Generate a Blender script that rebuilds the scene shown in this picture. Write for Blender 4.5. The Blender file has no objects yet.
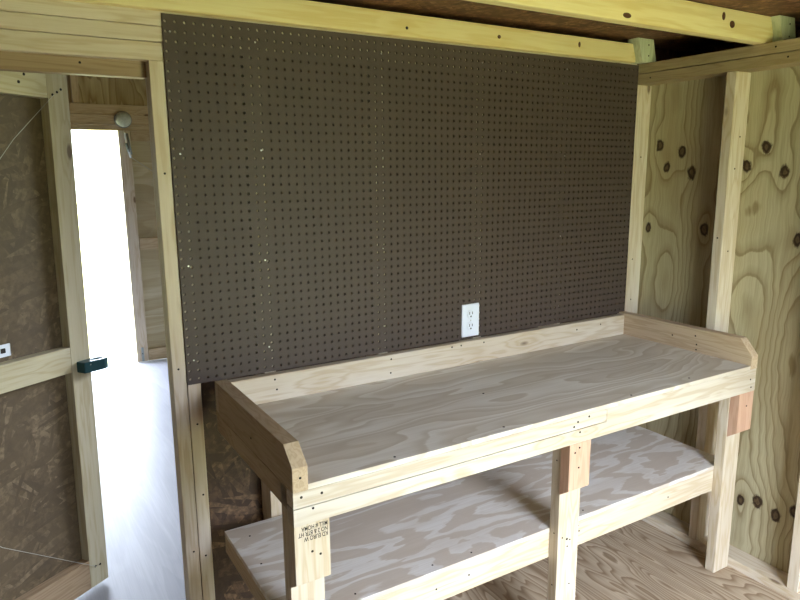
import bpy, bmesh, math, random
from mathutils import Matrix, Vector, Euler
random.seed(7)
S = 0.0254                       # the place is measured in inches, built in metres
FL = -36.0                       # floor level, inches below the pegboard's lower edge
SC = bpy.context.scene
COL = SC.collection
def P(x, y, z): return Vector((x*S, y*S, (z-FL)*S))

# ------------------------------------------------------------------ materials
class NT:
    def __init__(s, name):
        s.m = bpy.data.materials.new(name); s.m.use_nodes = True
        s.t = s.m.node_tree; s.t.nodes.clear()
        s.out = s.t.nodes.new('ShaderNodeOutputMaterial')
        s.b = s.t.nodes.new('ShaderNodeBsdfPrincipled')
        s.t.links.new(s.b.outputs[0], s.out.inputs[0])
    def n(s, typ, **kw):
        o = s.t.nodes.new(typ)
        for k, v in kw.items(): setattr(o, k, v)
        return o
    def l(s, a, b): s.t.links.new(a, b)
    def inp(s, sock, v):
        if isinstance(v, bpy.types.NodeSocket): s.l(v, sock)
        else: sock.default_value = v
    def math(s, op, a, b=None, c=None, clamp=False):
        o = s.n('ShaderNodeMath', operation=op, use_clamp=clamp)
        s.inp(o.inputs[0], a)
        if b is not None: s.inp(o.inputs[1], b)
        if c is not None: s.inp(o.inputs[2], c)
        return o.outputs[0]
    def vmath(s, op, a, b=None):
        o = s.n('ShaderNodeVectorMath', operation=op)
        s.inp(o.inputs[0], a)
        if b is not None: s.inp(o.inputs[1], b)
        return o.outputs[1] if op in ('LENGTH', 'DISTANCE') else o.outputs[0]
    def noise(s, v, scale, detail=2, rough=.5, dist=0):
        o = s.n('ShaderNodeTexNoise'); s.l(v, o.inputs['Vector'])
        o.inputs['Scale'].default_value = scale; o.inputs['Detail'].default_value = detail
        o.inputs['Roughness'].default_value = rough; o.inputs['Distortion'].default_value = dist
        return o.outputs['Fac']
    def ramp(s, f, stops, interp='LINEAR'):
        o = s.n('ShaderNodeValToRGB'); s.l(f, o.inputs[0]); e = o.color_ramp.elements
        o.color_ramp.interpolation = interp
        while len(e) < len(stops): e.new(.5)
        for i, (p, c) in enumerate(stops):
            e[i].position = p; e[i].color = (*c, 1) if len(c) == 3 else c
        return o.outputs[0]
    def mix(s, f, a, b, mode='MIX'):
        o = s.n('ShaderNodeMix', data_type='RGBA', blend_type=mode)
        s.inp(o.inputs[0], f)
        for i, v in ((6, a), (7, b)):
            if isinstance(v, tuple): v = (*v, 1)
            s.inp(o.inputs[i], v)
        return o.outputs[2]
    def objvec(s, sc=(1, 1, 1), rnd=True):
        tc = s.n('ShaderNodeTexCoord'); v = tc.outputs['Object']
        if rnd:
            oi = s.n('ShaderNodeObjectInfo')
            r = s.math('MULTIPLY', oi.outputs['Random'], 37.0)
            cx = s.n('ShaderNodeCombineXYZ')
            for i in range(3): s.l(r, cx.inputs[i])
            v = s.vmath('ADD', v, cx.outputs[0])
        return s.vmath('MULTIPLY', v, sc)
    def finish(s, col, rough=.6, bump=None, bs=.2, bd=.001, spec=.3):
        s.inp(s.b.inputs['Base Color'], col if not isinstance(col, tuple) else (*col, 1))
        s.inp(s.b.inputs['Roughness'], rough)
        s.b.inputs['Specular IOR Level'].default_value = spec
        if bump is not None:
            b = s.n('ShaderNodeBump'); b.inputs['Strength'].default_value = bs
            b.inputs['Distance'].default_value = bd
            s.l(bump, b.inputs['Height']); s.l(b.outputs[0], s.b.inputs['Normal'])
        return s.m

def srgb(r, g, b):
    f = lambda c: (c/255/12.92) if c/255 <= .04045 else ((c/255+.055)/1.055)**2.4
    return (f(r), f(g), f(b))

def lumber(name, base, grain, knot, gs=1.0, kscale=3.2, kr=.10):
    """sawn softwood: long straight grain along local X, scattered knots"""
    t = NT(name)
    v = t.objvec()
    # knots
    kv = t.vmath('MULTIPLY', v, (1.0, 2.6, 2.6))
    vo = t.n('ShaderNodeTexVoronoi', feature='F1'); t.l(kv, vo.inputs['Vector']); vo.inputs['Scale'].default_value = kscale
    d = vo.outputs['Distance']
    near = t.ramp(d, [(0, (1, 1, 1)), (.36, (0, 0, 0))])
    core = t.ramp(d, [(kr*.55, (1, 1, 1)), (kr, (0, 0, 0))])
    # grain
    gv = t.vmath('MULTIPLY', v, (1.1, 14, 14))
    base_n = t.noise(gv, 1.6, 3, .55)
    warp = t.math('MULTIPLY', near, .35)
    f = t.math('ADD', base_n, warp)
    rings = t.math('SINE', t.math('MULTIPLY', f, 34*gs))
    rings = t.math('MULTIPLY_ADD', rings, .5, .5)
    rings = t.math('POWER', rings, 2.2)
    fib = t.noise(t.vmath('MULTIPLY', v, (6, 260, 260)), 1.0, 2, .6)
    big = t.noise(t.vmath('MULTIPLY', v, (1.5, 6, 6)), 1.0, 2)
    c = t.mix(t.math('MULTIPLY', rings, .55), base, grain)
    c = t.mix(t.ramp(big, [(.4, (0, 0, 0)), (.75, (.45, .45, .45))]), c, grain)
    c = t.mix(t.ramp(fib, [(.35, (.16, .16, .16)), (.6, (0, 0, 0))]), c, grain)
    c = t.mix(t.math('MULTIPLY', near, .4), c, grain)
    c = t.mix(t.math('MULTIPLY', core, .8), c, knot)
    return t.finish(c, .62, fib, .25, .0006)

M = {}
M['lumber'] = lumber('spruce_lumber', srgb(214, 204, 186), srgb(184, 162, 126), srgb(96, 70, 46))
M['lumber_bounce'] = lumber('joist_bounce_yellow', srgb(232, 218, 166), srgb(210, 184, 118), srgb(84, 54, 30), .7)  # yellow light bounced off the lawn is mixed into this wood colour
M['lumber_pink'] = lumber('reddish_fir', srgb(204, 168, 144), srgb(186, 146, 120), srgb(120, 78, 54), 1.5, 2.4, .05)
M['lumber_tan'] = lumber('weathered_lumber', srgb(192, 174, 142), srgb(160, 138, 102), srgb(84, 60, 38), 1.3)
M['lumber_plate'] = lumber('plate_lumber', srgb(172, 154, 120), srgb(142, 122, 88), srgb(84, 60, 38), 1.6)
M['lumber_door'] = lumber('door_frame_lumber', srgb(192, 184, 156), srgb(166, 150, 112), srgb(90, 66, 42), 1.0)
M['lumber_green'] = lumber('treated_block', srgb(206, 210, 178), srgb(176, 180, 140), srgb(90, 80, 44))
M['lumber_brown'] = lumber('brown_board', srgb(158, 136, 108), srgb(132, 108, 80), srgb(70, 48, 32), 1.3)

def ply(name, pale, tan, dark, long_axis, k=17, sx=.55, sy=3.2, edge=.6, patch=.5, kp=4, seed=1.0, rough=.55, det=2.5):
    """rotary-cut plywood: contour figure of a slow noise field, long along one axis"""
    t = NT(name)
    tc = t.n('ShaderNodeTexCoord'); v = tc.outputs['Object']
    sc = {'x': (sx, sy, sy), 'y': (sy, sx, sy), 'z': (sy, sy, sx)}[long_axis]
    fs = {'x': (4, 160, 160), 'y': (160, 4, 160), 'z': (160, 160, 4)}[long_axis]
    vv = t.vmath('ADD', t.vmath('MULTIPLY', v, sc), (seed*3.1, seed*7.7, seed*1.3))
    F = t.noise(vv, 1.0, det, .45, .3)
    fine = t.noise(t.vmath('MULTIPLY', v, tuple(q*.25 for q in fs)), 1.0, 2, .6)
    F = t.math('ADD', F, t.math('MULTIPLY', t.math('SUBTRACT', fine, .5), .012))
    r = t.math('FRACT', t.math('MULTIPLY', F, k))
    ring = t.ramp(r, [(0, (0, 0, 0)), (.52, (.35, .35, .35)), (.86, (1, 1, 1)), (.93, (.9, .9, .9)), (1, (0, 0, 0))])
    big = t.noise(vv, 2.1, 2, .5)
    fib = t.noise(t.vmath('MULTIPLY', v, fs), 1.0, 2, .6)
    c = t.mix(t.math('MULTIPLY', ring, edge), pale, tan)
    pt = t.ramp(t.math('FRACT', t.math('MULTIPLY', F, kp)), [(.40, (0, 0, 0)), (.48, (patch,)*3), (.96, (patch,)*3), (1, (0, 0, 0))])
    c = t.mix(pt, c, tan)
    c = t.mix(t.ramp(big, [(.35, (.25, .25, .25)), (.55, (0, 0, 0))]), c, dark)
    c = t.mix(t.ramp(fib, [(.3, (.25, .25, .25)), (.6, (0, 0, 0))]), c, dark)
    return t.finish(c, rough, fib, .3, .0006, .35)

M['ply_top'] = ply('worktop_plywood', srgb(230, 226, 216), srgb(196, 184, 164), srgb(188, 175, 155), 'x', 18, 1.2, 4.2, .75, .45, 6, seed=2.3)
M['ply_shelf'] = ply('shelf_plywood', srgb(224, 221, 217), srgb(188, 172, 154), srgb(184, 170, 154), 'x', 22, 1.5, 5.6, .15, .65, 9, seed=5.1, det=5)
M['ply_floor'] = ply('floor_plywood', srgb(204, 187, 162), srgb(140, 115, 88), srgb(116, 94, 72), 'y', 30, .9, 5.2, .9, .2, 5, seed=3.7)
M['ply_floor_far'] = ply('entry_floor_plywood', srgb(138, 139, 144), srgb(124, 125, 131), srgb(106, 108, 114), 'y', 12, .7, 3.6, .3, .4, 4, seed=1.7, rough=.45)
M['ply_edge'] = lumber('plywood_edge', srgb(214, 200, 170), srgb(150, 120, 84), srgb(120, 90, 60), 3.0)

def siding(name, knots, bulges=(), base=(186, 178, 146), band=(118, 98, 62)):
    """vertical-grain plywood siding, rings drawn around real knots; coordinates in metres in the object's frame"""
    t = NT(name)
    tc = t.n('ShaderNodeTexCoord'); v = tc.outputs['Object']
    wv = t.n('ShaderNodeTexNoise'); t.l(v, wv.inputs['Vector']); wv.inputs['Scale'].default_value = 14; wv.inputs['Detail'].default_value = 1
    v = t.vmath('ADD', v, t.vmath('MULTIPLY', t.vmath('SUBTRACT', wv.outputs['Color'], (.5, .5, .5)), (0, .022, .03)))
    F = t.math('MULTIPLY', t.noise(t.vmath('MULTIPLY', v, (3, 4.0, .32)), 1.0, 1.0, .4, .2), .8)
    sy_ = t.n('ShaderNodeSeparateXYZ'); t.l(v, sy_.inputs[0])
    F = t.math('ADD', F, t.math('MULTIPLY', sy_.outputs[1], .9))
    core = None; halo = None
    for (y, z, r) in knots:
        dv = t.vmath('MULTIPLY', t.vmath('SUBTRACT', v, (0, y, z)), (0, 1, .5))
        d = t.vmath('LENGTH', dv)
        g = t.math('POWER', 2.718, t.math('MULTIPLY', t.math('MULTIPLY', d, d), -1/(.045**2)))
        F = t.math('ADD', F, t.math('MULTIPLY', g, .085))
        dc = t.vmath('LENGTH', t.vmath('MULTIPLY', t.vmath('SUBTRACT', v, (0, y, z)), (0, 1, .72)))
        cc = t.math('DIVIDE', dc, r)
        core = cc if core is None else t.math('MINIMUM', core, cc)
    for (y, z, ry, rz, a) in bulges:
        d = t.vmath('LENGTH', t.vmath('MULTIPLY', t.vmath('SUBTRACT', v, (0, y, z)), (0, 1/ry, 1/rz)))
        F = t.math('ADD', F, t.math('MULTIPLY', t.math('POWER', 2.718, t.math('MULTIPLY', t.math('MULTIPLY', d, d), -1.0)), a))
    fine = t.noise(t.vmath('MULTIPLY', v, (60, 60, 2)), 1.0, 2, .6)
    F2 = t.math('ADD', F, t.math('MULTIPLY', t.math('SUBTRACT', fine, .5), .010))
    r = t.math('FRACT', t.math('MULTIPLY', F2, 16))
    ring = t.ramp(r, [(0, (0, 0, 0)), (.5, (.06, .06, .06)), (.8, (.55, .55, .55)), (.88, (1, 1, 1)), (.96, (1, 1, 1)), (1, (0, 0, 0))])
    fib = t.noise(t.vmath('MULTIPLY', v, (200, 200, 5)), 1.0, 2, .6)
    blot = t.noise(t.vmath('MULTIPLY', v, (3, 4, 1.2)), 1.0, 2)
    c = t.mix(t.math('MULTIPLY', ring, .62), srgb(*base), srgb(*band))
    c = t.mix(t.ramp(blot, [(.45, (0, 0, 0)), (.75, (.4, .4, .4))]), c, srgb(150, 120, 70))
    c = t.mix(t.ramp(fib, [(.3, (.3, .3, .3)), (.6, (0, 0, 0))]), c, srgb(112, 92, 58))
    if core is not None:
        c = t.mix(t.ramp(core, [(.95, (.75, .75, .75)), (1.5, (0, 0, 0))]), c, srgb(110, 78, 44))
        core = t.math('ADD', core, t.math('MULTIPLY', t.math('SUBTRACT', t.noise(t.vmath('MULTIPLY', v, (90, 90, 60)), 1.0, 2, .6), .5), 1.1))
        rim = t.ramp(t.math('MULTIPLY', core, .7), [(.0, (.7,)*3), (.2, (.5,)*3), (.45, (.95,)*3), (.6, (.9,)*3), (.9, (0, 0, 0))])
        c = t.mix(rim, c, srgb(40, 24, 12))
    return t.finish(c, .6, fib, .3, .0008)

def osb(name, cols, plane='xz'):
    """pressed wood strands: layers of long narrow chips lying at many angles"""
    t = NT(name)
    tc = t.n('ShaderNodeTexCoord'); v0 = tc.outputs['Object']
    sp = t.n('ShaderNodeSeparateXYZ'); t.l(v0, sp.inputs[0])
    cb = t.n('ShaderNodeCombineXYZ')
    t.l(sp.outputs['XYZ'.index(plane[0].upper())], cb.inputs[0]); t.l(sp.outputs['XYZ'.index(plane[1].upper())], cb.inputs[1])
    wob = t.n('ShaderNodeTexNoise'); t.l(cb.outputs[0], wob.inputs['Vector']); wob.inputs['Scale'].default_value = 30
    v0 = t.vmath('ADD', cb.outputs[0], t.vmath('MULTIPLY', t.vmath('SUBTRACT', wob.outputs['Color'], (.5, .5, .5)), (.008, .008, .008)))
    col = None; hgt = None
    for i, (ang, sx, sy) in enumerate(((.2, 7, 40), (1.35, 8, 46), (2.4, 7, 42), (.75, 9, 55), (1.9, 10, 62), (2.9, 8, 50))):
        mp = t.n('ShaderNodeMapping'); t.l(v0, mp.inputs[0]); mp.vector_type = 'TEXTURE'
        mp.inputs['Rotation'].default_value = (0, 0, ang)
        mp.inputs['Location'].default_value = (i*3.3, i*1.7, 0)
        mp.inputs['Scale'].default_value = (1/sx, 1/sy, 1)
        vo = t.n('ShaderNodeTexVoronoi', feature='F1', voronoi_dimensions='2D'); t.l(mp.outputs[0], vo.inputs['Vector'])
        vo.inputs['Scale'].default_value = 1.0
        sep = t.n('ShaderNodeSeparateColor'); t.l(vo.outputs['Color'], sep.inputs[0])
        g = t.noise(t.vmath('MULTIPLY', mp.outputs[0], (1, 9, 1)), 1.0, 2, .6)
        tone = t.math('ADD', t.math('MULTIPLY', sep.outputs[0], .7), t.math('MULTIPLY', g, .3))
        cc = t.ramp(tone, [(.1, cols[0]), (.4, cols[1]), (.65, cols[2]), (.95, cols[3])])
        if col is None: col = cc; hgt = sep.outputs[1]
        else:
            msk = t.math('GREATER_THAN', sep.outputs[2], .66)
            col = t.mix(msk, col, cc); hgt = t.math('MAXIMUM', hgt, t.math('MULTIPLY', msk, sep.outputs[1]))
    fib = t.noise(t.vmath('MULTIPLY', tc.outputs['Object'], (50, 50, 50)), 1.0, 3, .6)
    col = t.mix(t.ramp(fib, [(.38, (.75,)*3), (.62, (0, 0, 0))]), col, cols[0])
    big = t.noise(tc.outputs['Object'], 7, 3, .6)
    col = t.mix(t.ramp(big, [(.35, (.6,)*3), (.6, (0, 0, 0))]), col, cols[1])
    return t.finish(col, .6, hgt, .5, .0010)
M['osb_wall'] = osb('strand_board', [srgb(58, 44, 32), srgb(78, 60, 44), srgb(100, 78, 58), srgb(150, 122, 90)])
M['osb_door'] = osb('strand_board_door', [srgb(80, 68, 52), srgb(96, 82, 62), srgb(108, 92, 70), srgb(142, 124, 98)])
M['osb_roof'] = osb('strand_board_dark', [srgb(74, 50, 36), srgb(112, 78, 54), srgb(140, 102, 72), srgb(178, 138, 100)], 'xy')

def plain(name, c, rough=.5, metal=0, nscale=40, var=.08, spec=.4):
    t = NT(name)
    tc = t.n('ShaderNodeTexCoord')
    n = t.noise(tc.outputs['Object'], nscale, 3)
    lo = tuple(q*(1-var) for q in c)
    col = t.mix(n, lo, c)
    t.b.inputs['Metallic'].default_value = metal
    return t.finish(col, rough, n, .08, .0005, spec)
M['peg'] = plain('brown_hardboard', srgb(78, 66, 59), .55, 0, 220, .2, .3)
M['screw'] = plain('dark_screw', srgb(40, 34, 28), .5, .6)
M['nail'] = plain('shiny_nail', srgb(200, 200, 200), .3, 1)
M['white'] = plain('white_plastic', srgb(228, 234, 246), .35, 0, 40, .02)
M['slot'] = plain('dark_slot', srgb(60, 60, 66), .6)
M['ink'] = plain('black_ink', srgb(44, 40, 38), .7)
M['zinc'] = plain('zinc_steel', srgb(150, 158, 156), .35, .9)
M['wire'] = plain('steel_wire', srgb(190, 190, 180), .4, .5)
M['teal'] = plain('dark_teal_painted_metal', srgb(44, 82, 86), .35, .2, 90, .15)
M['stone'] = plain('pale_board', srgb(150, 150, 150), .8)
M['wallboard'] = ply('plain_plywood', srgb(200, 192, 160), srgb(170, 154, 118), srgb(140, 124, 90), 'z', 12, seed=8.2)
def clearplastic():
    t = NT('frosted_clear_plastic')
    t.b.inputs['Transmission Weight'].default_value = .25
    tc = t.n('ShaderNodeTexCoord'); n = t.noise(tc.outputs['Object'], 60, 3)
    return t.finish(t.mix(n, srgb(150, 160, 145), srgb(225, 230, 222)), .3, n, .2, .001)
M['clear'] = clearplastic()
def grass_mat():
    t = NT('lawn')
    tc = t.n('ShaderNodeTexCoord'); v = tc.outputs['Object']
    a = t.noise(v, 1.3, 4); b = t.noise(v, 60, 3)
    c = t.mix(a, (.32, .32, .12), (.42, .40, .17))
    c = t.mix(t.ramp(b, [(.4, (0, 0, 0)), (.7, (.6,)*3)]), c, (.20, .24, .06))
    return t.finish(c, .8, b, .6, .01)
M['grass'] = grass_mat()

# ------------------------------------------------------------------ object helpers
WM = {}                       # world matrices of what is built so far
def link(o, mw, parent=None):
    COL.objects.link(o); WM[o.name] = mw.copy()
    if parent is not None:
        o.parent = parent; o.matrix_local = WM[parent.name].inverted() @ mw
    else: o.matrix_local = mw
    return o
def meta(o, label=None, cat=None, group=None, kind=None):
    if label: o['label'] = label
    if cat: o['category'] = cat
    if group: o['group'] = group
    if kind: o['kind'] = kind
    return o
def empty(name, p, label, cat, group=None, rz=0):
    o = bpy.data.objects.new(name, None); o.empty_display_size = .05
    link(o, Matrix.Translation(P(*p)) @ Matrix.Rotation(rz, 4, 'Z'))
    return meta(o, label, cat, group)
ROT = {'x': Matrix.Identity(3),
       'y': Matrix(((0, -1, 0), (1, 0, 0), (0, 0, 1))),          # local X -> world Y
       'z': Matrix(((0, 0, -1), (0, 1, 0), (1, 0, 0)))}          # local X -> world Z
def bm_mesh(bm, name, mat, smooth=False):
    me = bpy.data.meshes.new(name); bmesh.ops.recalc_face_normals(bm, faces=bm.faces)
    bm.to_mesh(me); bm.free(); me.materials.append(mat)
    if smooth:
        for f in me.polygons: f.use_smooth = True
    return me
def board(name, lo, hi, axis, mat, parent=None, bev=.07, frame=None, tilt=None):
    """a squared timber from corner lo to corner hi (inches); axis = its long direction; local X is the grain"""
    lo = Vector(lo); hi = Vector(hi); c = (lo+hi)/2; d = hi-lo
    R = ROT[axis].to_4x4()
    L = R.to_3x3().inverted() @ d; L = Vector([abs(q) for q in L])
    bm = bmesh.new(); bmesh.ops.create_cube(bm, size=1)
    for v in bm.verts: v.co = Vector((v.co.x*L.x*S, v.co.y*L.y*S, v.co.z*L.z*S))
    if bev: bmesh.ops.bevel(bm, geom=list(bm.edges), offset=bev*S, segments=2, affect='EDGES', profile=.5)
    mw = (Matrix.Translation(P(*c)) if frame is None else frame @ Matrix.Translation(c*S))
    if tilt is not None: mw = mw @ tilt
    o = bpy.data.objects.new(name, bm_mesh(bm, name, mat))
    return link(o, mw @ R, parent)
def prism(name, pts, a0, a1, plane, mat, parent=None, grain='x', bev=.05):
    """polygon (in 'yz' or 'xz', inches) extruded between a0 and a1 along the third axis"""
    P3 = [((a0, y, z), (a1, y, z)) if plane == 'yz' else ((y, a0, z), (y, a1, z)) for y, z in pts]
    A = [Vector(p[0]) for p in P3]; B = [Vector(p[1]) for p in P3]
    c = sum(A+B, Vector())/(2*len(pts))
    Ri = ROT[grain].inverted()
    bm = bmesh.new()
    va = [bm.verts.new(Ri @ ((p-c)*S)) for p in A]; vb = [bm.verts.new(Ri @ ((p-c)*S)) for p in B]
    bm.faces.new(va); bm.faces.new(vb[::-1])
    n = len(va)
    for i in range(n): bm.faces.new((va[i], vb[i], vb[(i+1) % n], va[(i+1) % n]))
    bmesh.ops.recalc_face_normals(bm, faces=bm.faces)
    if bev: bmesh.ops.bevel(bm, geom=list(bm.edges), offset=bev*S, segments=2, affect='EDGES', profile=.5)
    o = bpy.data.objects.new(name, bm_mesh(bm, name, mat))
    return link(o, Matrix.Translation(P(*c)) @ ROT[grain].to_4x4(), parent)
screw_me = {}
def screw(p, n, parent, r=.14, mat='screw', name='screw', frame=None):
    """small countersunk head at p facing n ('-y','-x','+z', or a vector)"""
    key = (r, mat)
    if key not in screw_me:
        bm = bmesh.new()
        bmesh.ops.create_cone(bm, cap_ends=True, segments=12, radius1=r*S, radius2=r*.8*S, depth=.05*S)
        for v in bm.verts: v.co.z += .02*S
        bmesh.ops.create_cone(bm, cap_ends=True, segments=6, radius1=r*.35*S, radius2=r*.35*S, depth=.02*S, matrix=Matrix.Translation((0, 0, .05*S)))
        screw_me[key] = bm_mesh(bm, name, M[mat])
    o = bpy.data.objects.new(name, screw_me[key])
    nv = {'-y': Vector((0, -1, 0)), '-x': Vector((-1, 0, 0)), '+z': Vector((0, 0, 1)), '+y': Vector((0, 1, 0))}[n]
    q = nv.to_track_quat('Z', 'Y').to_matrix().to_4x4()
    base = Matrix.Translation(P(*p)) if frame is None else frame @ Matrix.Translation(Vector(p)*S)
    return link(o, base @ q, parent)
def tube(name, pts, r, mat, parent=None, frame=None, seg=8, closed=False):
    """round rod through points in inches"""
    V = [(P(*p) if frame is None else frame @ (Vector(p)*S)) for p in pts]
    c = sum(V, Vector())/len(V)
    bm = bmesh.new(); rings = []
    m = len(V)
    for i, v in enumerate(V):
        a = V[(i-1) % m] if (closed or i) else v; b = V[(i+1) % m] if (closed or i < m-1) else v
        tq = (b-a).to_track_quat('Z', 'Y')
        rings.append([bm.verts.new(v-c+tq @ Vector((math.cos(2*math.pi*k/seg)*r*S, math.sin(2*math.pi*k/seg)*r*S, 0))) for k in range(seg)])
    for i in range(m if closed else m-1):
        A = rings[i]; B = rings[(i+1) % m]
        for k in range(seg): bm.faces.new((A[k], A[(k+1) % seg], B[(k+1) % seg], B[k]))
    if not closed: bm.faces.new(rings[0][::-1]); bm.faces.new(rings[-1])
    o = bpy.data.objects.new(name, bm_mesh(bm, name, M[mat], True))
    return link(o, Matrix.Translation(c), parent)
def structure(o): o['kind'] = 'structure'; return o

W = 73.7; PT = 40.5; RX = 77.2                    # right wall face, plate top, siding face
FY = -92.0                                        # front wall
# ------------------------------------------------------------------ the setting
structure(board('floor', (-82, FY-4, FL-1.2), (RX+.5, 3.6, FL), 'x', M['ply_floor'], bev=0))
structure(board('floor', (-82, 3.6, FL-1.2), (RX+.5, 148, FL), 'x', M['ply_floor_far'], bev=0))
structure(board('wall_back', (1.5, 3.5, FL), (RX, 4.0, 50), 'x', M['osb_wall'], bev=0))
structure(board('wall_back', (-82, 3.5, FL), (-37.7, 4.0, 50), 'x', M['osb_wall'], bev=0))
# right wall: siding sheet in three 48 in panels, each with its own figure
K1 = [(-2.4, 27.9, .6), (-6.6, 26.7, .55), (-4.0, 24.3, .55), (-8.7, 23.5, .7), (-1.1, 14.3, .5), (-11.7, 14.7, .6), (-16.7, 24.5, .55),
      (-20.3, 27.1, .65), (-17.6, 24.2, .6), (-23.1, 23.4, .7), (-25.8, 14.3, .6), (-21.5, -26.4, .55), (-24, -25.6, .75), (-27, -26.4, .65), (-29.6, -24.8, .6)]
BUL = [(-5.5, 6, 3.2, 9, .3), (-18.9, 4, 3.4, 9, .32), (-25.5, -3, 3.2, 12, -.25), (-5, 35, 3, 7, .2), (-22, 34, 4, 8, .25), (-24, -34, 5, 6, .25), (-9.5, -18, 4, 12, .25)]
wr = board('wall_right', (RX, -44, FL-2), (RX+.6, 4.1, PT), 'x', M['wallboard'], bev=0)
org = Vector((RX+.3, -19.95, (FL-2+PT)/2))
wr.data.materials[0] = siding('plywood_siding', [((y-org.y)*S, (z-org.z)*S, r*S) for y, z, r in K1],
    [((y-org.y)*S, (z-org.z)*S, ry*S, rz*S, a*.6) for y, z, ry, rz, a in BUL])
structure(wr)
structure(board('wall_right', (RX, FY-.5, FL-2), (RX+.6, -44, PT), 'x', M['wallboard'], bev=0))
# entry room's right side wall, with an unseen window opening added to brighten the outer header
structure(board('wall_right', (RX, 4.1, FL-2), (RX+.6, 10, 60), 'x', M['wallboard'], bev=0))
structure(board('wall_right', (RX, 50, FL-2), (RX+.6, 148, 60), 'x', M['wallboard'], bev=0))
structure(board('wall_right', (RX, 10, FL-2), (RX+.6, 50, 10), 'x', M['wallboard'], bev=0))
structure(board('wall_right', (RX, 10, 40), (RX+.6, 50, 60), 'x', M['wallboard'], bev=0))
structure(board('wall_left', (-82.6, FY-.5, FL-2), (-82, 70, 60), 'x', M['osb_wall'], bev=0))
structure(board('wall_left', (-82.6, 70, FL-2), (-82, 148, 60), 'x', M['wallboard'], bev=0))
OX0, OX1, OZ = 18.0, 50.0, 37.3
structure(board('wall_front', (-82, FY-.6, FL-2), (OX0, FY, 46), 'z', M['osb_wall'], bev=0))
structure(board('wall_front', (OX1, FY-.6, FL-2), (RX, FY, 46), 'z', M['osb_wall'], bev=0))
structure(board('wall_front', (OX0, FY-.6, OZ), (OX1, FY, 46), 'x', M['osb_wall'], bev=0))
structure(board('ceiling', (-82, FY-2, 44.1), (RX+12, 3.5, 44.8), 'x', M['osb_roof'], bev=0))
structure(board('trim_1', (RX+11, FY-2, 36), (RX+12, 4, 44.1), 'y', M['osb_roof'], bev=0))
structure(board('trim_2', (RX+.6, FY-2, 36), (RX+11, 4, 36.8), 'y', M['osb_roof'], bev=0))
structure(board('trim_3', (RX+.6, 3, 36.8), (RX+11, 4, 44.1), 'x', M['osb_roof'], bev=0))
structure(board('trim_4', (RX+.6, FY-2, 36.8), (RX+11, FY-1, 44.1), 'x', M['osb_roof'], bev=0))
structure(board('ceiling', (-82, 3.5, 60), (RX+.6, 150, 60.8), 'x', M['osb_roof'], bev=0))
structure(board('wall_divider', (-82, 3.0, 44.8), (RX+.6, 4.0, 60), 'x', M['osb_wall'], bev=0))
# entry room's outer wall with its doorway (x -34 .. 17)
FW = 147.5
structure(board('wall_far', (-82, FW, FL-2), (-24, FW+.6, 60), 'z', M['wallboard'], bev=0))
wf = board('wall_far', (-24, FW, 40), (RX, FW+.6, 60), 'x', M['wallboard'], bev=0)
wf.data.materials[0] = ply('outer_plywood', srgb(186, 172, 132), srgb(134, 112, 70), srgb(110, 90, 58), 'z', 16, 1.0, 4.2, .8, .3, seed=4.4)
structure(wf)
structure(board('wall_far', (60, FW, FL-2), (RX, FW+.6, 40), 'z', M['wallboard'], bev=0))
# lawn outside, one sheet on either side of the building
structure(board('ground', (-1500, 149.5, FL-8), (1500, 1700, FL-7), 'x', M['grass'], bev=0))
structure(board('ground', (-1500, -1700, FL-8), (1500, FY-1, FL-7), 'x', M['grass'], bev=0))

# ------------------------------------------------------------------ framing, each timber a thing
def timber(name, lo, hi, axis, mat, label, cat, group=None, screws=(), tilt=None):
    o = board(name, lo, hi, axis, M[mat], tilt=tilt); meta(o, label, cat, group)
    for p, n in screws: screw(p, n, o, .13)
    return o
# right wall
timber('top_plate', (W, FY, 37.45), (RX, 3.4, 38.92), 'y', 'lumber_plate', 'lower tan timber of the doubled plate along the top of the right wall', 'wall plate',
       screws=[((W, -2.5, 38.2), '-x'), ((W, -24, 38.3), '-x')])
timber('top_plate', (W+.05, FY, 39.02), (RX, 3.4, PT), 'y', 'lumber_plate', 'upper tan timber of the doubled plate, right wall, carrying the joist ends', 'wall plate',
       screws=[((W-.1, -22.3, 39.8), '-x')])
timber('sole_plate', (W, FY, FL), (RX, 3.4, FL+1.5), 'y', 'lumber', 'pale timber lying on the floor at the foot of the right wall', 'wall plate')
timber('wall_stud', (W, -.05, FL+1.5), (RX, 1.45, 37.4), 'z', 'lumber', 'pale upright stud in the corner at the right edge of the pegboard', 'stud',
       screws=[((75, -.05, 9), '-y'), ((75.6, -.05, 26), '-y'), ((75.2, -.05, -2.0+4), '-y')])
timber('wall_stud', (W, -17.0, FL+1.5), (RX, -15.5, 37.4), 'z', 'lumber', 'pale upright stud rising behind the right end of the workbench, second from the corner', 'stud',
       screws=[((75.3, -17.0, 12), '-y'), ((75.8, -17.0, 28.5), '-y'), ((75.2, -17.0, 24), '-y'), ((W, -16.2, 14), '-x')])
timber('wall_stud', (W, -32.8, FL+1.5), (RX, -31.3, 37.4), 'z', 'lumber', 'upright stud cut by the lower right edge of the view, right of the bench', 'stud')
for y in (-48.3, -64.3, -80.3, -96.3):
    timber('wall_stud', (W, y-1.5, FL+1.5), (RX, y, 37.4), 'z', 'lumber', 'upright stud of the right wall nearer the front of the shed', 'stud', 'right wall studs out of view')
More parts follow.
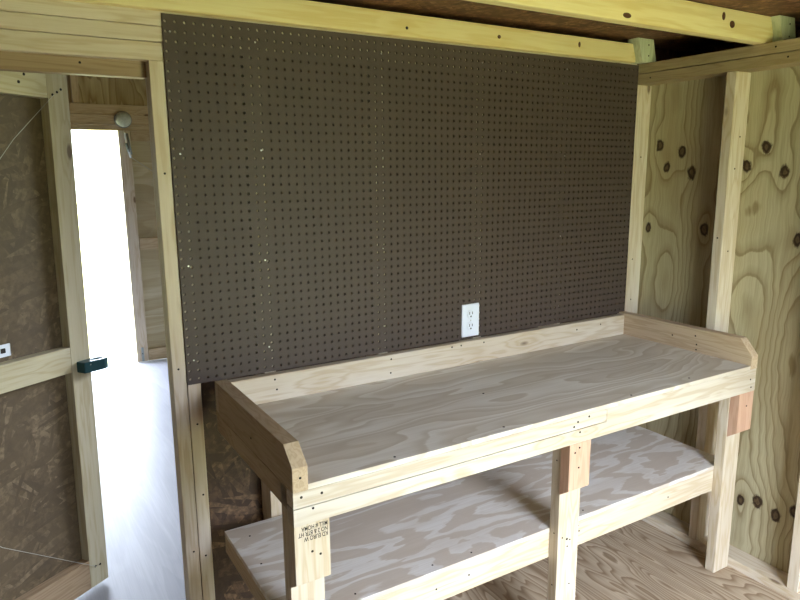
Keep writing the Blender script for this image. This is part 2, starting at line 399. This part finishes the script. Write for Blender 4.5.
# back wall
timber('door_jamb', (-1.6, 0, FL), (-.1, 2.4, 35.6), 'z', 'lumber', 'pale door jamb upright beside the left edge of the pegboard', 'door jamb',
       screws=[((-.8, 0, 24), '-y'), ((-.9, 0, 2), '-y'), ((-.7, 0, -21), '-y')])
timber('wall_stud', (0, .05, FL), (1.5, 3.5, 37.4), 'z', 'lumber', 'upright stud against the jamb, seen below the pegboard corner', 'stud',
       screws=[((.8, .05, -5), '-y'), ((.7, .05, -22), '-y'), ((.9, .05, -14), '-y')])
lbl = ['upright stud behind the workbench, seen below its left end', 'hidden stud behind the pegboard near its left third', 'hidden stud behind the middle of the pegboard, at the outlet', 'hidden stud behind the right half of the pegboard']
for i, x in enumerate((9.25, 25.25, 41.25, 57.25)):
    timber('wall_stud', (x, .02, FL), (x+1.5, 3.5, 37.4), 'z', 'lumber', lbl[i], 'stud')
timber('top_plate', (-82, .02, 37.5), (W-.2, 3.5, 39.05), 'x', 'lumber', 'pale plate over the door header, middle of the three stacked timbers', 'wall plate')
timber('top_plate', (-82, .0, 39.1), (W-.2, 3.5, 40.6), 'x', 'lumber', 'pale top plate with a chipped corner, uppermost of the stack left of the pegboard', 'wall plate')
timber('door_header', (-40, .1, 35.62), (-.05, 1.3, 37.45), 'x', 'lumber', 'pale header board lying across the top of the inner doorway', 'door header')
timber('header_backing', (-40, 1.4, 34.0), (-1.65, 2.9, 37.4), 'x', 'lumber_brown', 'board toned brown for shade, hanging just behind the inner door header', 'door header',  # brown wood colour carries the shade of this backlit board
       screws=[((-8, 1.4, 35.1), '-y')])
timber('door_jamb', (-39.2, 0, FL), (-37.7, 3.5, 35.6), 'z', 'lumber', 'left upright of the inner doorway, beyond the left edge of the view', 'door jamb')

# ceiling joists with their end blocks
def joist(y, label, blk_label, bx, name='ceiling_joist', mat='lumber_bounce', blk=True, nails=()):
    j = timber(name, (-80, y, PT+.05), (75.8 if y < -5 else 71.9, y+1.5, 44.0 if y < -5 else 43.3), 'x', mat, label, 'joist', 'ceiling joists')
    if blk:
        prism_o = prism('joist_block', [(bx-1.3, 44.0), (bx+2.3, 44.0), (bx+3.3, PT+.05), (bx, PT+.05)], y-1.2, y+.9, 'xz', M['lumber_green'], grain='z')
        meta(prism_o, blk_label, 'block', 'joist end blocks')
        for q in ((bx+1.2, 43.1), (bx+1.3, 41.5)): screw((q[0], y-1.22, q[1]), '-y', prism_o, .12)
    return j
j1 = joist(-.95, 'yellow-lit joist running along just above the pegboard', 'small leaning green-tinged block at the corner end of the pegboard joist', 72.1)
screw((29.5, -.97, 41.6), '-y', j1, .2)
j2 = joist(-20.5, 'bright yellow-lit joist crossing the top right of the view', 'small green-tinged block at the upper right edge of the view', 76.2)
M['knot'] = plain('dark_knot', srgb(100, 64, 38), .6, 0, 300, .6)
def knot(p, rx, rz, parent):
    bm = bmesh.new(); bmesh.ops.create_uvsphere(bm, u_segments=16, v_segments=8, radius=1)
    for v in bm.verts: v.co = Vector((v.co.x*rx*S, v.co.y*.05*S, v.co.z*rz*S))
    o = bpy.data.objects.new('knot', bm_mesh(bm, 'knot', M['knot'], True)); return link(o, Matrix.Translation(P(*p)), parent)
for p, a, b, j in (((66.5, -20.5, 42.2), .55, .45, j2), ((64.6, -20.5, 43.0), .35, .5, j2), ((46.8, -20.5, 41.2), .7, .3, j2), ((44.3, -.95, 41.9), .3, .25, j1), ((59.5, -.95, 42.2), .25, .4, j1)):
    knot(p, a, b, j)
for i, y in enumerate((-40.5, -60.5, -80.5, -100.5)):
    joist(y, 'yellow-lit joist of the ceiling nearer the camera, out of view', '', 0, blk=False)

# ------------------------------------------------------------------ pegboard with real holes
def pegboard():
    Wd, Hd, th = W-.1, 40.35, .22
    nx, nz = 74, 40
    mx = (Wd-(nx-1))/2; mz0, mz1 = .62, .73
    r = .155; seg = 8
    xs = [0]+[mx+i-.5 for i in range(1, nx)]+[Wd]
    zs = [0]+[mz0+j-.5 for j in range(1, nz)]+[Hd]
    V = []; F = []; gi = {}
    def gv(i, j, f):
        k = (i, j, f)
        if k not in gi: gi[k] = len(V); V.append((xs[i]*S, (-th if f == 0 else 0)*S, zs[j]*S))
        return gi[k]
    for i in range(nx):
        for j in range(nz):
            cx, cz = mx+i, mz0+j
            ring = []
            for f in (0, 1):
                st = len(V)
                for k in range(seg):
                    a = math.pi*(k+.5)/4 + math.pi      # starts lower left
                    V.append(((cx+r*math.cos(a))*S, (-th if f == 0 else 0)*S, (cz+r*math.sin(a))*S))
                ring.append([st+k for k in range(seg)])
            for f in (0, 1):
                c = [gv(i, j, f), gv(i+1, j, f), gv(i+1, j+1, f), gv(i, j+1, f)]
                R = ring[f]
                # ring vertices by angle: 202.5,247.5 | 292.5,337.5 | 22.5,67.5 | 112.5,157.5
                q = []
                for s in range(4):
                    a, b = R[2*s], R[2*s+1]; nxt = R[(2*s+2) % 8]
                    q.append((c[s], b, a)); q.append((c[s], c[(s+1) % 4], nxt, b))
                F += [tuple(x) if f == 0 else tuple(x)[::-1] for x in q]
            for k in range(seg):
                F.append((ring[0][k], ring[0][(k+1) % seg], ring[1][(k+1) % seg], ring[1][k]))
    for i in range(nx):
        F.append((gv(i, 0, 0), gv(i, 0, 1), gv(i+1, 0, 1), gv(i+1, 0, 0)))
        F.append((gv(i, nz, 0), gv(i+1, nz, 0), gv(i+1, nz, 1), gv(i, nz, 1)))
    for j in range(nz):
        F.append((gv(0, j, 0), gv(0, j+1, 0), gv(0, j+1, 1), gv(0, j, 1)))
        F.append((gv(nx, j, 0), gv(nx, j, 1), gv(nx, j+1, 1), gv(nx, j+1, 0)))
    me = bpy.data.meshes.new('pegboard'); me.from_pydata(V, [], F); me.validate(); me.update()
    bm = bmesh.new(); bm.from_mesh(me); bmesh.ops.recalc_face_normals(bm, faces=bm.faces); bm.to_mesh(me); bm.free()
    me.materials.append(M['peg'])
    o = bpy.data.objects.new('pegboard', me); link(o, Matrix.Translation(P(0, 0, 0)))
    meta(o, 'large dark brown perforated hardboard sheet fixed to the back wall above the bench', 'pegboard')
    for x in (.9, 10.1, 26.05, 42.0, 58.0):
        for z in (3.2, 14.2, 26.2, 38.6):
            screw((x+random.uniform(-.2, .2), -th, z+random.uniform(-.5, .5)), '-y', o, .11, 'nail', 'nail')
    return o
pegboard()

# ------------------------------------------------------------------ wall outlet
def outlet():
    x0, x1, z0, z1 = 38.85, 41.95, .30, 5.15
    e = empty('wall_outlet', (40.4, -.22, .3), 'white duplex power outlet with cover plate set low in the pegboard', 'outlet')
    cp = board('cover_plate', (x0, -.5, z0), (x1, -.23, z1), 'z', M['white'], e, bev=.1)
    for zc in (3.62, 1.83):
        bm = bmesh.new()
        pts = [(-.5, -.45), (-.25, -.62), (.25, -.62), (.5, -.45), (.62, 0), (.5, .45), (.25, .62), (-.25, .62), (-.5, .45), (-.62, 0)]
        a = [bm.verts.new((p[0]*S, 0, p[1]*S)) for p in pts]; b = [bm.verts.new((p[0]*S, -.07*S, p[1]*S)) for p in pts]
        bm.faces.new(a); bm.faces.new(b[::-1])
        for i in range(10): bm.faces.new((a[i], b[i], b[(i+1) % 10], a[(i+1) % 10]))
        rc = bpy.data.objects.new('receptacle', bm_mesh(bm, 'receptacle', M['white'])); link(rc, Matrix.Translation(P(40.4, -.5, zc)), e)
        for dx in (-.25, .25):
            board('slot', (40.4+dx-.06, -.585, zc-.02), (40.4+dx+.06, -.565, zc+.36), 'z', M['slot'], rc, bev=0)
        screw((40.4, -.575, zc-.32), '-y', rc, .13, 'slot', 'ground_hole')
    screw((40.4, -.51, 2.72), '-y', cp, .1, 'nail')
outlet()

# ------------------------------------------------------------------ workbench
def workbench():
    B0, B1, D = 3.0, W-.12, -24.0
    e = empty('workbench', (38, -12, FL), 'long raw lumber workbench with plywood top, raised edge boards and a lower shelf', 'workbench')
    tb = board('tabletop', (B0+1.5, D+.02, -3.95), (B1-1.5, -1.52, -3.4), 'x', M['ply_top'], e, bev=.02)
    for p in ((14, -23.2), (28, -22.9), (48, -23.3), (60, -22.8), (33, -13)): screw((p[0], p[1], -3.4), '+z', tb, .14)
    bb = board('back_board', (B0, -1.5, -3.6), (B1, -.3, -.1), 'x', M['lumber'], e)
    for p in ((10, -.7), (10.2, -2.0), (36.4, -.5), (38, -.5), (42.1, -.6), (26.4, -.7), (26.3, -2.6), (61, -1.2), (66.4, -1.0)): screw((p[0], -1.5, p[1]), '-y', bb, .13)
    # raised end boards with a clipped front corner
    for (a, b, zt, cf, m) in ((B0, B0+1.5, .05, -1.6, 'lumber_brown_end'), (B1-1.5, B1, .25, -2.0, 'lumber_end')):
        eb = prism('end_board', [(-.3 if a > 50 else -.35, zt-.05), (-22.1, zt), (D-.05, cf), (D-.05, -3.95), (-.3, -3.95)], a, b, 'yz', M[m], e, grain='y')
        if a < 50:
            screw((B0+.75, D-.05, -2.6), '-y', eb, .13); screw((B0, -13, -2.6), '-x', eb, .13)
        else:
            for q in ((-11, -1.6), (-15, -.9), (-15.3, -2.2), (-15.3, -3)): screw((a, q[0], q[1]), '-x', eb, .13)
        board('end_rail', (a, D+1.5, -6.2), (b, -.3, -4.0), 'y', M[m], e)
    fu = board('front_rail', (B0, D, -5.52), (43.0, D+1.5, -3.97), 'x', M['lumber_white'], e, bev=.05)
    fl = prism('front_rail', [(B0, -7.25), (B1, -7.25), (B1, -3.97), (43.03, -3.97), (43.03, -5.6), (B0, -5.6)], D, D+1.5, 'xz', M['lumber_white'], e, bev=.04)
    for p in ((3.8, -4.5), (5.8, -4.6), (37.6, -5.1), (38.2, -4.6), (40, -4.3)): screw((p[0], D, p[1]), '-y', fu, .14)
    for p in ((4.9, -5.85), (38.6, -5.95), (72.3, -5.4), (72.6, -6.6)): screw((p[0], D, p[1]), '-y', fl, .13)
    # legs: post set back, short doubling block in front with a sloped foot
    LG = ((B0, B0+3.5, M['lumber'], 3.0, B0, [(5.5, -10.6), (4.7, -10.1)]),
          (37.15, 40.55, M['lumber_pink'], 37.15, 37.3, [(38.7, -7.9), (38.0, -8.4), (38.7, -10.4)]),
          (70.2, 73.55, M['lumber_pink'], 70.2, 70.15, [(72, -9.3)]))
    for i, (x0, x1, bm_, bx, px, sc) in enumerate(LG):
        lg = board('leg', (px, D+1.5, FL), (px+3.45, D+3.0, -4.0), 'z', M['lumber'], e)
        bk = prism('leg_block', [(D+.04, -7.27), (D+1.46, -7.27), (D+1.46, -14.1), (D+.04, -13.1)], bx, x1, 'yz', bm_, e, grain='z')
        for p in sc: screw((p[0], D+.04, p[1]), '-y', bk, .13)
        if i == 1:
            for p in ((38.8, -20.4), (38.0, -20.0), (39.3, -20.6), (38.9, -21.4), (39.5, -26.7)): screw((p[0], D+1.5, p[1]), '-y', lg, .17 if p[0] == 38.8 else .11)
            for z in (-19.5, -26.5, -10): screw((px, D+2.2, z), '-x', lg, .1)
        if i == 0: stamp(bk, e)
    # lower shelf
    sh = board('shelf_panel', (B0, -21.0, -19.75), (B1, -.5, -19.2), 'x', M['ply_shelf'], e, bev=.02)
    for p in ((11, -19.9), (20.7, -19.9), (25.9, -20.2), (44, -20.1), (5.3, -3.2), (5.2, -17.5), (4.5, -9.5)): screw((p[0], p[1], -19.2), '+z', sh, .12)
    sr = board('shelf_rail', (B0, -20.98, -23.2), (B1, -19.5, -19.78), 'x', M['lumber'], e)
    for p in ((20.5, -21.5), (25, -21.3), (42.5, -21.2), (42.3, -20.4), (60, -21.4)): screw((p[0], -20.98, p[1]), '-y', sr, .12)
    board('shelf_end_rail', (B0, -19.5, -22.0), (B0+1.5, -.5, -19.78), 'y', M['lumber_brown_end'], e)
    board('shelf_end_rail', (B1-1.5, -19.5, -22.0), (B1, -.5, -19.78), 'y', M['lumber_tan'], e)
def stamp(bk, e):
    cu = bpy.data.curves.new('grade_stamp', 'FONT')
    cu.body = 'KD EURO W\nNO 2 & BTR HT\nMILL # HOMA'
    cu.size = .62*S; cu.space_line = .84; cu.extrude = .0001; cu.align_x = 'LEFT'; cu.offset = .00022
    cu.materials.append(M['ink'])
    tmp = bpy.data.objects.new('tmp', cu); COL.objects.link(tmp)
    dg = bpy.context.evaluated_depsgraph_get(); dg.update()
    me = bpy.data.meshes.new_from_object(tmp.evaluated_get(dg)); bpy.data.objects.remove(tmp)
    xs = [v.co.x for v in me.vertices]; w = max(xs)-min(xs)
    k = 2.9*S/w
    for v in me.vertices: v.co.x *= k; 
    me.materials.clear(); me.materials.append(M['ink'])
    o = bpy.data.objects.new('grade_stamp', me)
    # lies on the front (-y) face, upside down: text right -> world -x, text up -> world -z
    R = Matrix(((-1, 0, 0), (0, 0, -1), (0, -1, 0))).to_4x4()
    link(o, Matrix.Translation(P(6.3, -23.975, -8.5)) @ R, bk)
    o['label'] = 'upside-down black grade stamp lettering'
M['lumber_white'] = lumber('pale_spruce', srgb(208, 201, 188), srgb(176, 156, 126), srgb(160, 128, 94), .9, 4.6, .12)
M['lumber_brown_end'] = lumber('end_board_wood', srgb(190, 170, 142), srgb(160, 138, 106), srgb(84, 60, 40), 1.6)
M['lumber_end'] = lumber('end_board_pale_wood', srgb(202, 182, 154), srgb(172, 146, 114), srgb(96, 66, 44), 1.4)
workbench()

# ------------------------------------------------------------------ inner door leaf, swung into the entry room
fe = Vector((-8.2, 24.0, 0)); hg = Vector((-37.55, 3.6, 0))
dv = (hg-fe); LW = dv.length; dv.normalize()
ang = math.atan2(dv.y, dv.x)
# local frame: X runs from the free edge to the hinge, +Y faces the camera's side
SAG = Matrix.Translation((0, 0, -35.4*S)) @ Matrix.Rotation(-.0195, 4, 'Y') @ Matrix.Translation((0, 0, 35.4*S))
DF = Matrix.Translation(P(fe.x, fe.y, 0)) @ Matrix.Rotation(ang, 4, 'Z') @ SAG      # the leaf sags a little on its hinges
def inner_door():
    e = bpy.data.objects.new('door_leaf', None); link(e, DF @ Matrix.Translation(Vector((0, 0, FL*S))))
    meta(e, 'open inner door leaf of strand board in a timber frame, at the far left', 'door')
    fr = DF
    T = 1.5
    def b(name, x0, x1, z0, z1, ax, mat, y0=0.0, y1=T): 
        return board(name, (x0, -y1, z0), (x1, -y0, z1), ax, M[mat], e, frame=fr)
    # in this frame the camera is on the -? side; see sign check below
    return e, b
e_door, bdoor = inner_door()
# which side faces the camera
camp = P(-16.81, -75.51, 24.1)
sgn = 1 if (DF.inverted() @ camp).y > 0 else -1
def leaf_part(name, x0, x1, z0, z1, ax, mat, d0, d1):
    """d measured from the camera-side face (0) into the leaf"""
    ya, yb = sorted((-sgn*d0, -sgn*d1))
    return board(name, (x0, ya, z0), (x1, yb, z1), ax, M[mat], e_door, frame=DF)
leaf_part('panel', .3, LW-.3, -35.2, 36.6, 'x', 'osb_door', 1.5, 2.0)
st = leaf_part('stile', 0, 3.1, -35.4, 36.8, 'z', 'lumber_door', 0, 1.5)
leaf_part('stile', LW-3.3, LW, -35.4, 36.8, 'z', 'lumber_door', 0, 1.5)
tr = leaf_part('rail', 3.12, LW-3.4, 33.5, 36.8, 'x', 'lumber_door', 0, 1.5)
leaf_part('rail', 3.12, LW-3.4, -2.8, .75, 'x', 'lumber_door', 0, 1.5)
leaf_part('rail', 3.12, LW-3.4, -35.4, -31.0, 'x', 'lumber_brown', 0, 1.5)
def lp(s, z, off=0): return (s, sgn*off, z)
fn = '+y' if sgn > 0 else '-y'
for s, z in ((2.4, 34.0), (1.7, 34.4), (1.1, 34.8)): screw(lp(s, z, .02), fn, st, .17, frame=DF)
for s, z in ((2.1, -32.4), (1.3, -32.5)): screw(lp(s, z, .02), fn, st, .17, frame=DF)
screw(lp(7, 35, .02), fn, tr, .2, frame=DF)
screw(lp(6.2, 36, .02), fn, tr, .18, frame=DF)
# anti-sag cables of the leaf
tube('cable', [lp(2.3, 34.0, .15), lp(8.5, 28.1, .15), lp(LW-2.5, -1.5, .15)], .035, 'wire', e_door, DF)
tube('cable', [lp(2.1, -32.4, .15), lp(15.5, -22.2, .15), lp(LW-2.5, -3.0, .15)], .035, 'wire', e_door, DF)
# small paper tag on the strand board
pt = leaf_part('paper_tag', 10.6, 13.4, 1.3, 2.9, 'x', 'white', 1.46, 1.49); 
leaf_mark = leaf_part('printed_mark', 11.3, 11.9, 1.8, 2.4, 'x', 'ink', 1.43, 1.455)
# latch: dark teal loop sticking out past the stile's edge
def latch():
    bm = bmesh.new()
    out = [(2.3, -.1), (2.3, 1.5), (-.7, 2.0), (-1.5, 1.7), (-1.5, .3), (-.6, -.2)]
    inn = [(.6, .6), (.6, 1.1), (-.4, 1.4), (-.95, 1.3), (-.95, .75), (-.4, .5)]
    z0, z1 = -3.0, -1.5
    vs = {}
    for tag, pts in (('o', out), ('i', inn)):
        for z in (0, 1):
            for k, (s, y) in enumerate(pts): vs[(tag, z, k)] = bm.verts.new(Vector((s*S, sgn*y*S, (z0, z1)[z]*S)))
    n = 6
    for k in range(n):
        m = (k+1) % n
        bm.faces.new((vs['o', 0, k], vs['o', 0, m], vs['o', 1, m], vs['o', 1, k]))
        bm.faces.new((vs['i', 0, k], vs['i', 0, m], vs['i', 1, m], vs['i', 1, k]))
        for z in (0, 1): bm.faces.new((vs['o', z, k], vs['o', z, m], vs['i', z, m], vs['i', z, k]))
    bmesh.ops.recalc_face_normals(bm, faces=bm.faces)
    bmesh.ops.bevel(bm, geom=list(bm.edges), offset=.06*S, segments=2, affect='EDGES')
    o = bpy.data.objects.new('latch', bm_mesh(bm, 'latch', M['teal'])); link(o, DF.copy(), e_door)
    o['label'] = 'dark teal metal latch loop'
    screw(lp(1.4, -1.9, 1.62), fn, o, .13, 'nail', frame=DF)
latch()

# ------------------------------------------------------------------ entry room's outer doorway
timber('outer_header', (-36, 145.2, 41.2), (RX, 146.7, 44.2), 'x', 'lumber_tan', 'tan top board of the header over the bright outer doorway', 'door header')
timber('outer_header', (-36, 144.8, 38.3), (RX, 146.3, 41.15), 'x', 'lumber_tan', 'middle tan board of the outer door header, behind the round cover', 'door header')
timber('outer_header', (-36, 144.4, 36.7), (RX, 147.4, 38.2), 'x', 'lumber_tan', 'narrow lowest board of the outer door header, along its bright edge', 'door header')
for x, l in ((5.6, 'short upright over the outer header, near the door leaf top'), (30, 'short upright over the outer header, hidden behind the jamb')):
    timber('cripple_stud', (x, 145.6, 44.3), (x+2, 147.4, 59.9), 'z', 'lumber_tan', l, 'stud')
timber('outer_door_jamb', (-25.5, 144.5, FL), (-24, 147.4, 36.6), 'z', 'lumber_tan', 'left jamb of the outer doorway, hidden by the inner door leaf', 'door jamb')
def outer_door():
    e = empty('outer_door_leaf', (38, 145, FL), 'closed outer door leaf with braced plywood panel, right of the bright doorway', 'door')
    x0, x1 = 17.0, 59.5
    board('stile', (x0, 144, FL+.3), (x0+3.4, 145.5, 36.66), 'z', M['lumber'], e)
    board('stile', (x1-3.4, 144, FL+.3), (x1, 145.5, 36.66), 'z', M['lumber'], e)
    board('rail', (x0+3.5, 144, 33.6), (x1-3.5, 145.5, 36.66), 'x', M['lumber_tan'], e)
    board('rail', (x0+3.5, 144, .3), (x1-3.5, 145.5, 3.9), 'x', M['lumber_tan'], e)
    board('rail', (x0+3.5, 144, FL+.3), (x1-3.5, 145.5, FL+4), 'x', M['lumber_tan'], e)
    board('panel', (x0+.2, 145.5, FL+.3), (x1-.2, 146.1, 36.66), 'z', M['wallboard'], e, bev=0)
    t = [(18.6, 143.6, 35.6), (18.9, 143.6, 33.4)]
    tb = tube('turnbuckle', [(18.9, 143.6, 36), (18.9, 143.6, 34.8), (19.6, 143.6, 30.2), (20.0, 143.6, 28.6)], .3, 'white', e)
    tube('barrel', [(19.4, 143.6, 35.8), (19.9, 143.6, 33), (20.3, 143.6, 29.6)], .26, 'zinc', tb)
    tube('barrel', [(19.0, 143.55, 33), (19.5, 143.55, 30.4)], .42, 'zinc', tb)
    tube('cable', [(20.0, 143.7, 28.8), (31, 143.7, 21), (56, 143.7, 3)], .12, 'wire', e)
    hb = board('floor_bolt', (18.3, 143.5, FL+.4), (19.0, 143.95, FL+5), 'z', M['zinc'], e, bev=.05)
    screw((18.6, 143.5, FL+3), '-y', hb, .2)
outer_door()
def round_cover():
    e = empty('round_cover', (18.8, 144.7, 39.9), 'round clear plastic cover fixed on the outer door header', 'light fixture')
    def lathe(name, prof, mat, parent, seg=28):
        bm = bmesh.new(); R = []
        for r, d in prof: R.append([bm.verts.new((r*math.cos(2*math.pi*k/seg)*S, -d*S, r*math.sin(2*math.pi*k/seg)*S)) for k in range(seg)])
        for i in range(len(R)-1):
            for k in range(seg): bm.faces.new((R[i][k], R[i][(k+1) % seg], R[i+1][(k+1) % seg], R[i+1][k]))
        bm.faces.new(R[0]); bm.faces.new(R[-1])
        o = bpy.data.objects.new(name, bm_mesh(bm, name, M[mat], True)); return link(o, Matrix.Translation(P(18.8, 144.75, 39.9)), parent)
    lathe('base', [(2.5, 0), (2.5, .35), (2.3, .4)], 'zinc', e)
    lathe('dome', [(2.25, .4), (2.2, 1.0), (1.8, 1.6), (1.1, 1.9), (.3, 2.0)], 'clear', e)
    lathe('lamp_core', [(.9, .4), (.8, .9), (.3, 1.1)], 'white', e) if False else None
    for a in (.8, 2.6, 4.4): screw((18.8+2.35*math.cos(a)*.95, 144.38, 39.9+2.35*math.sin(a)*.95), '-y', e, .14)
round_cover()

# ------------------------------------------------------------------ light
w = bpy.data.worlds.new('sky'); SC.world = w; w.use_nodes = True
nt = w.node_tree; nt.nodes.clear()
wo = nt.nodes.new('ShaderNodeOutputWorld'); bg = nt.nodes.new('ShaderNodeBackground')
bg.inputs[0].default_value = (.86, .93, 1.0, 1); bg.inputs[1].default_value = 8.0
# overcast-bright sky, low band dimmed so light falls more steeply; trees only assumed
tcw = nt.nodes.new('ShaderNodeTexCoord'); spw = nt.nodes.new('ShaderNodeSeparateXYZ'); nt.links.new(tcw.outputs['Generated'], spw.inputs[0])
rw = nt.nodes.new('ShaderNodeValToRGB'); nt.links.new(spw.outputs[2], rw.inputs[0])
rw.color_ramp.elements[0].position = .06; rw.color_ramp.elements[0].color = (.19, .22, .21, 1)
rw.color_ramp.elements[1].position = .30; rw.color_ramp.elements[1].color = (.80, .89, 1.06, 1)
nt.links.new(rw.outputs[0], bg.inputs[0])
nt.links.new(bg.outputs[0], wo.inputs[0])
sun = bpy.data.lights.new('sun', 'SUN'); sun.energy = 2.3; sun.angle = math.radians(1.0); sun.color = (1, .95, .86)
so = bpy.data.objects.new('sun', sun); COL.objects.link(so)
so.rotation_euler = Vector((.9, .02, -1.0)).to_track_quat('-Z', 'Y').to_euler()
def portal(c, sx, sz, rot):
    l = bpy.data.lights.new('portal', 'AREA'); l.shape = 'RECTANGLE'; l.size = sx*S; l.size_y = sz*S; l.cycles.is_portal = True
    o = bpy.data.objects.new('portal', l); COL.objects.link(o); o.location = P(*c); o.rotation_euler = rot
portal(((OX0+OX1)/2, FY-.7, (FL+OZ)/2), OX1-OX0, OZ-FL, (math.radians(90), 0, 0))
portal((RX+.8, 30, 25), 30, 40, (0, math.radians(90), 0))
portal((-3.5, FW+.8, 0), 41, 73, (math.radians(-90), 0, 0))

# ------------------------------------------------------------------ camera (from the photograph's vanishing points)
pc = (-16.8098, -75.5108, 24.1015); yaw, pitch, roll, f = -.54286, -.19276, -.00799, 662.53
fw = Vector((-math.sin(yaw)*math.cos(pitch), math.cos(yaw)*math.cos(pitch), math.sin(pitch)))
r = Vector((math.cos(yaw), math.sin(yaw), 0)); u = r.cross(fw)
r2 = r*math.cos(roll)+u*math.sin(roll); u2 = -r*math.sin(roll)+u*math.cos(roll)
cam = bpy.data.cameras.new('camera'); co = bpy.data.objects.new('camera', cam); COL.objects.link(co)
mw = Matrix((r2, u2, -fw)).transposed().to_4x4(); mw.translation = P(*pc); co.matrix_world = mw
cam.sensor_fit = 'HORIZONTAL'; cam.sensor_width = 36; cam.lens = f*36/800; cam.clip_start = .02; cam.clip_end = 200
SC.camera = co
SC.view_settings.view_transform = 'Standard'; SC.view_settings.look = 'None'; SC.view_settings.gamma = 1
SC.view_settings.use_curve_mapping = False
SC.view_settings.exposure = 2.0
SC.cycles.use_denoising = True
SC.cycles.max_bounces = 16; SC.cycles.diffuse_bounces = 10; SC.cycles.sample_clamp_indirect = 0
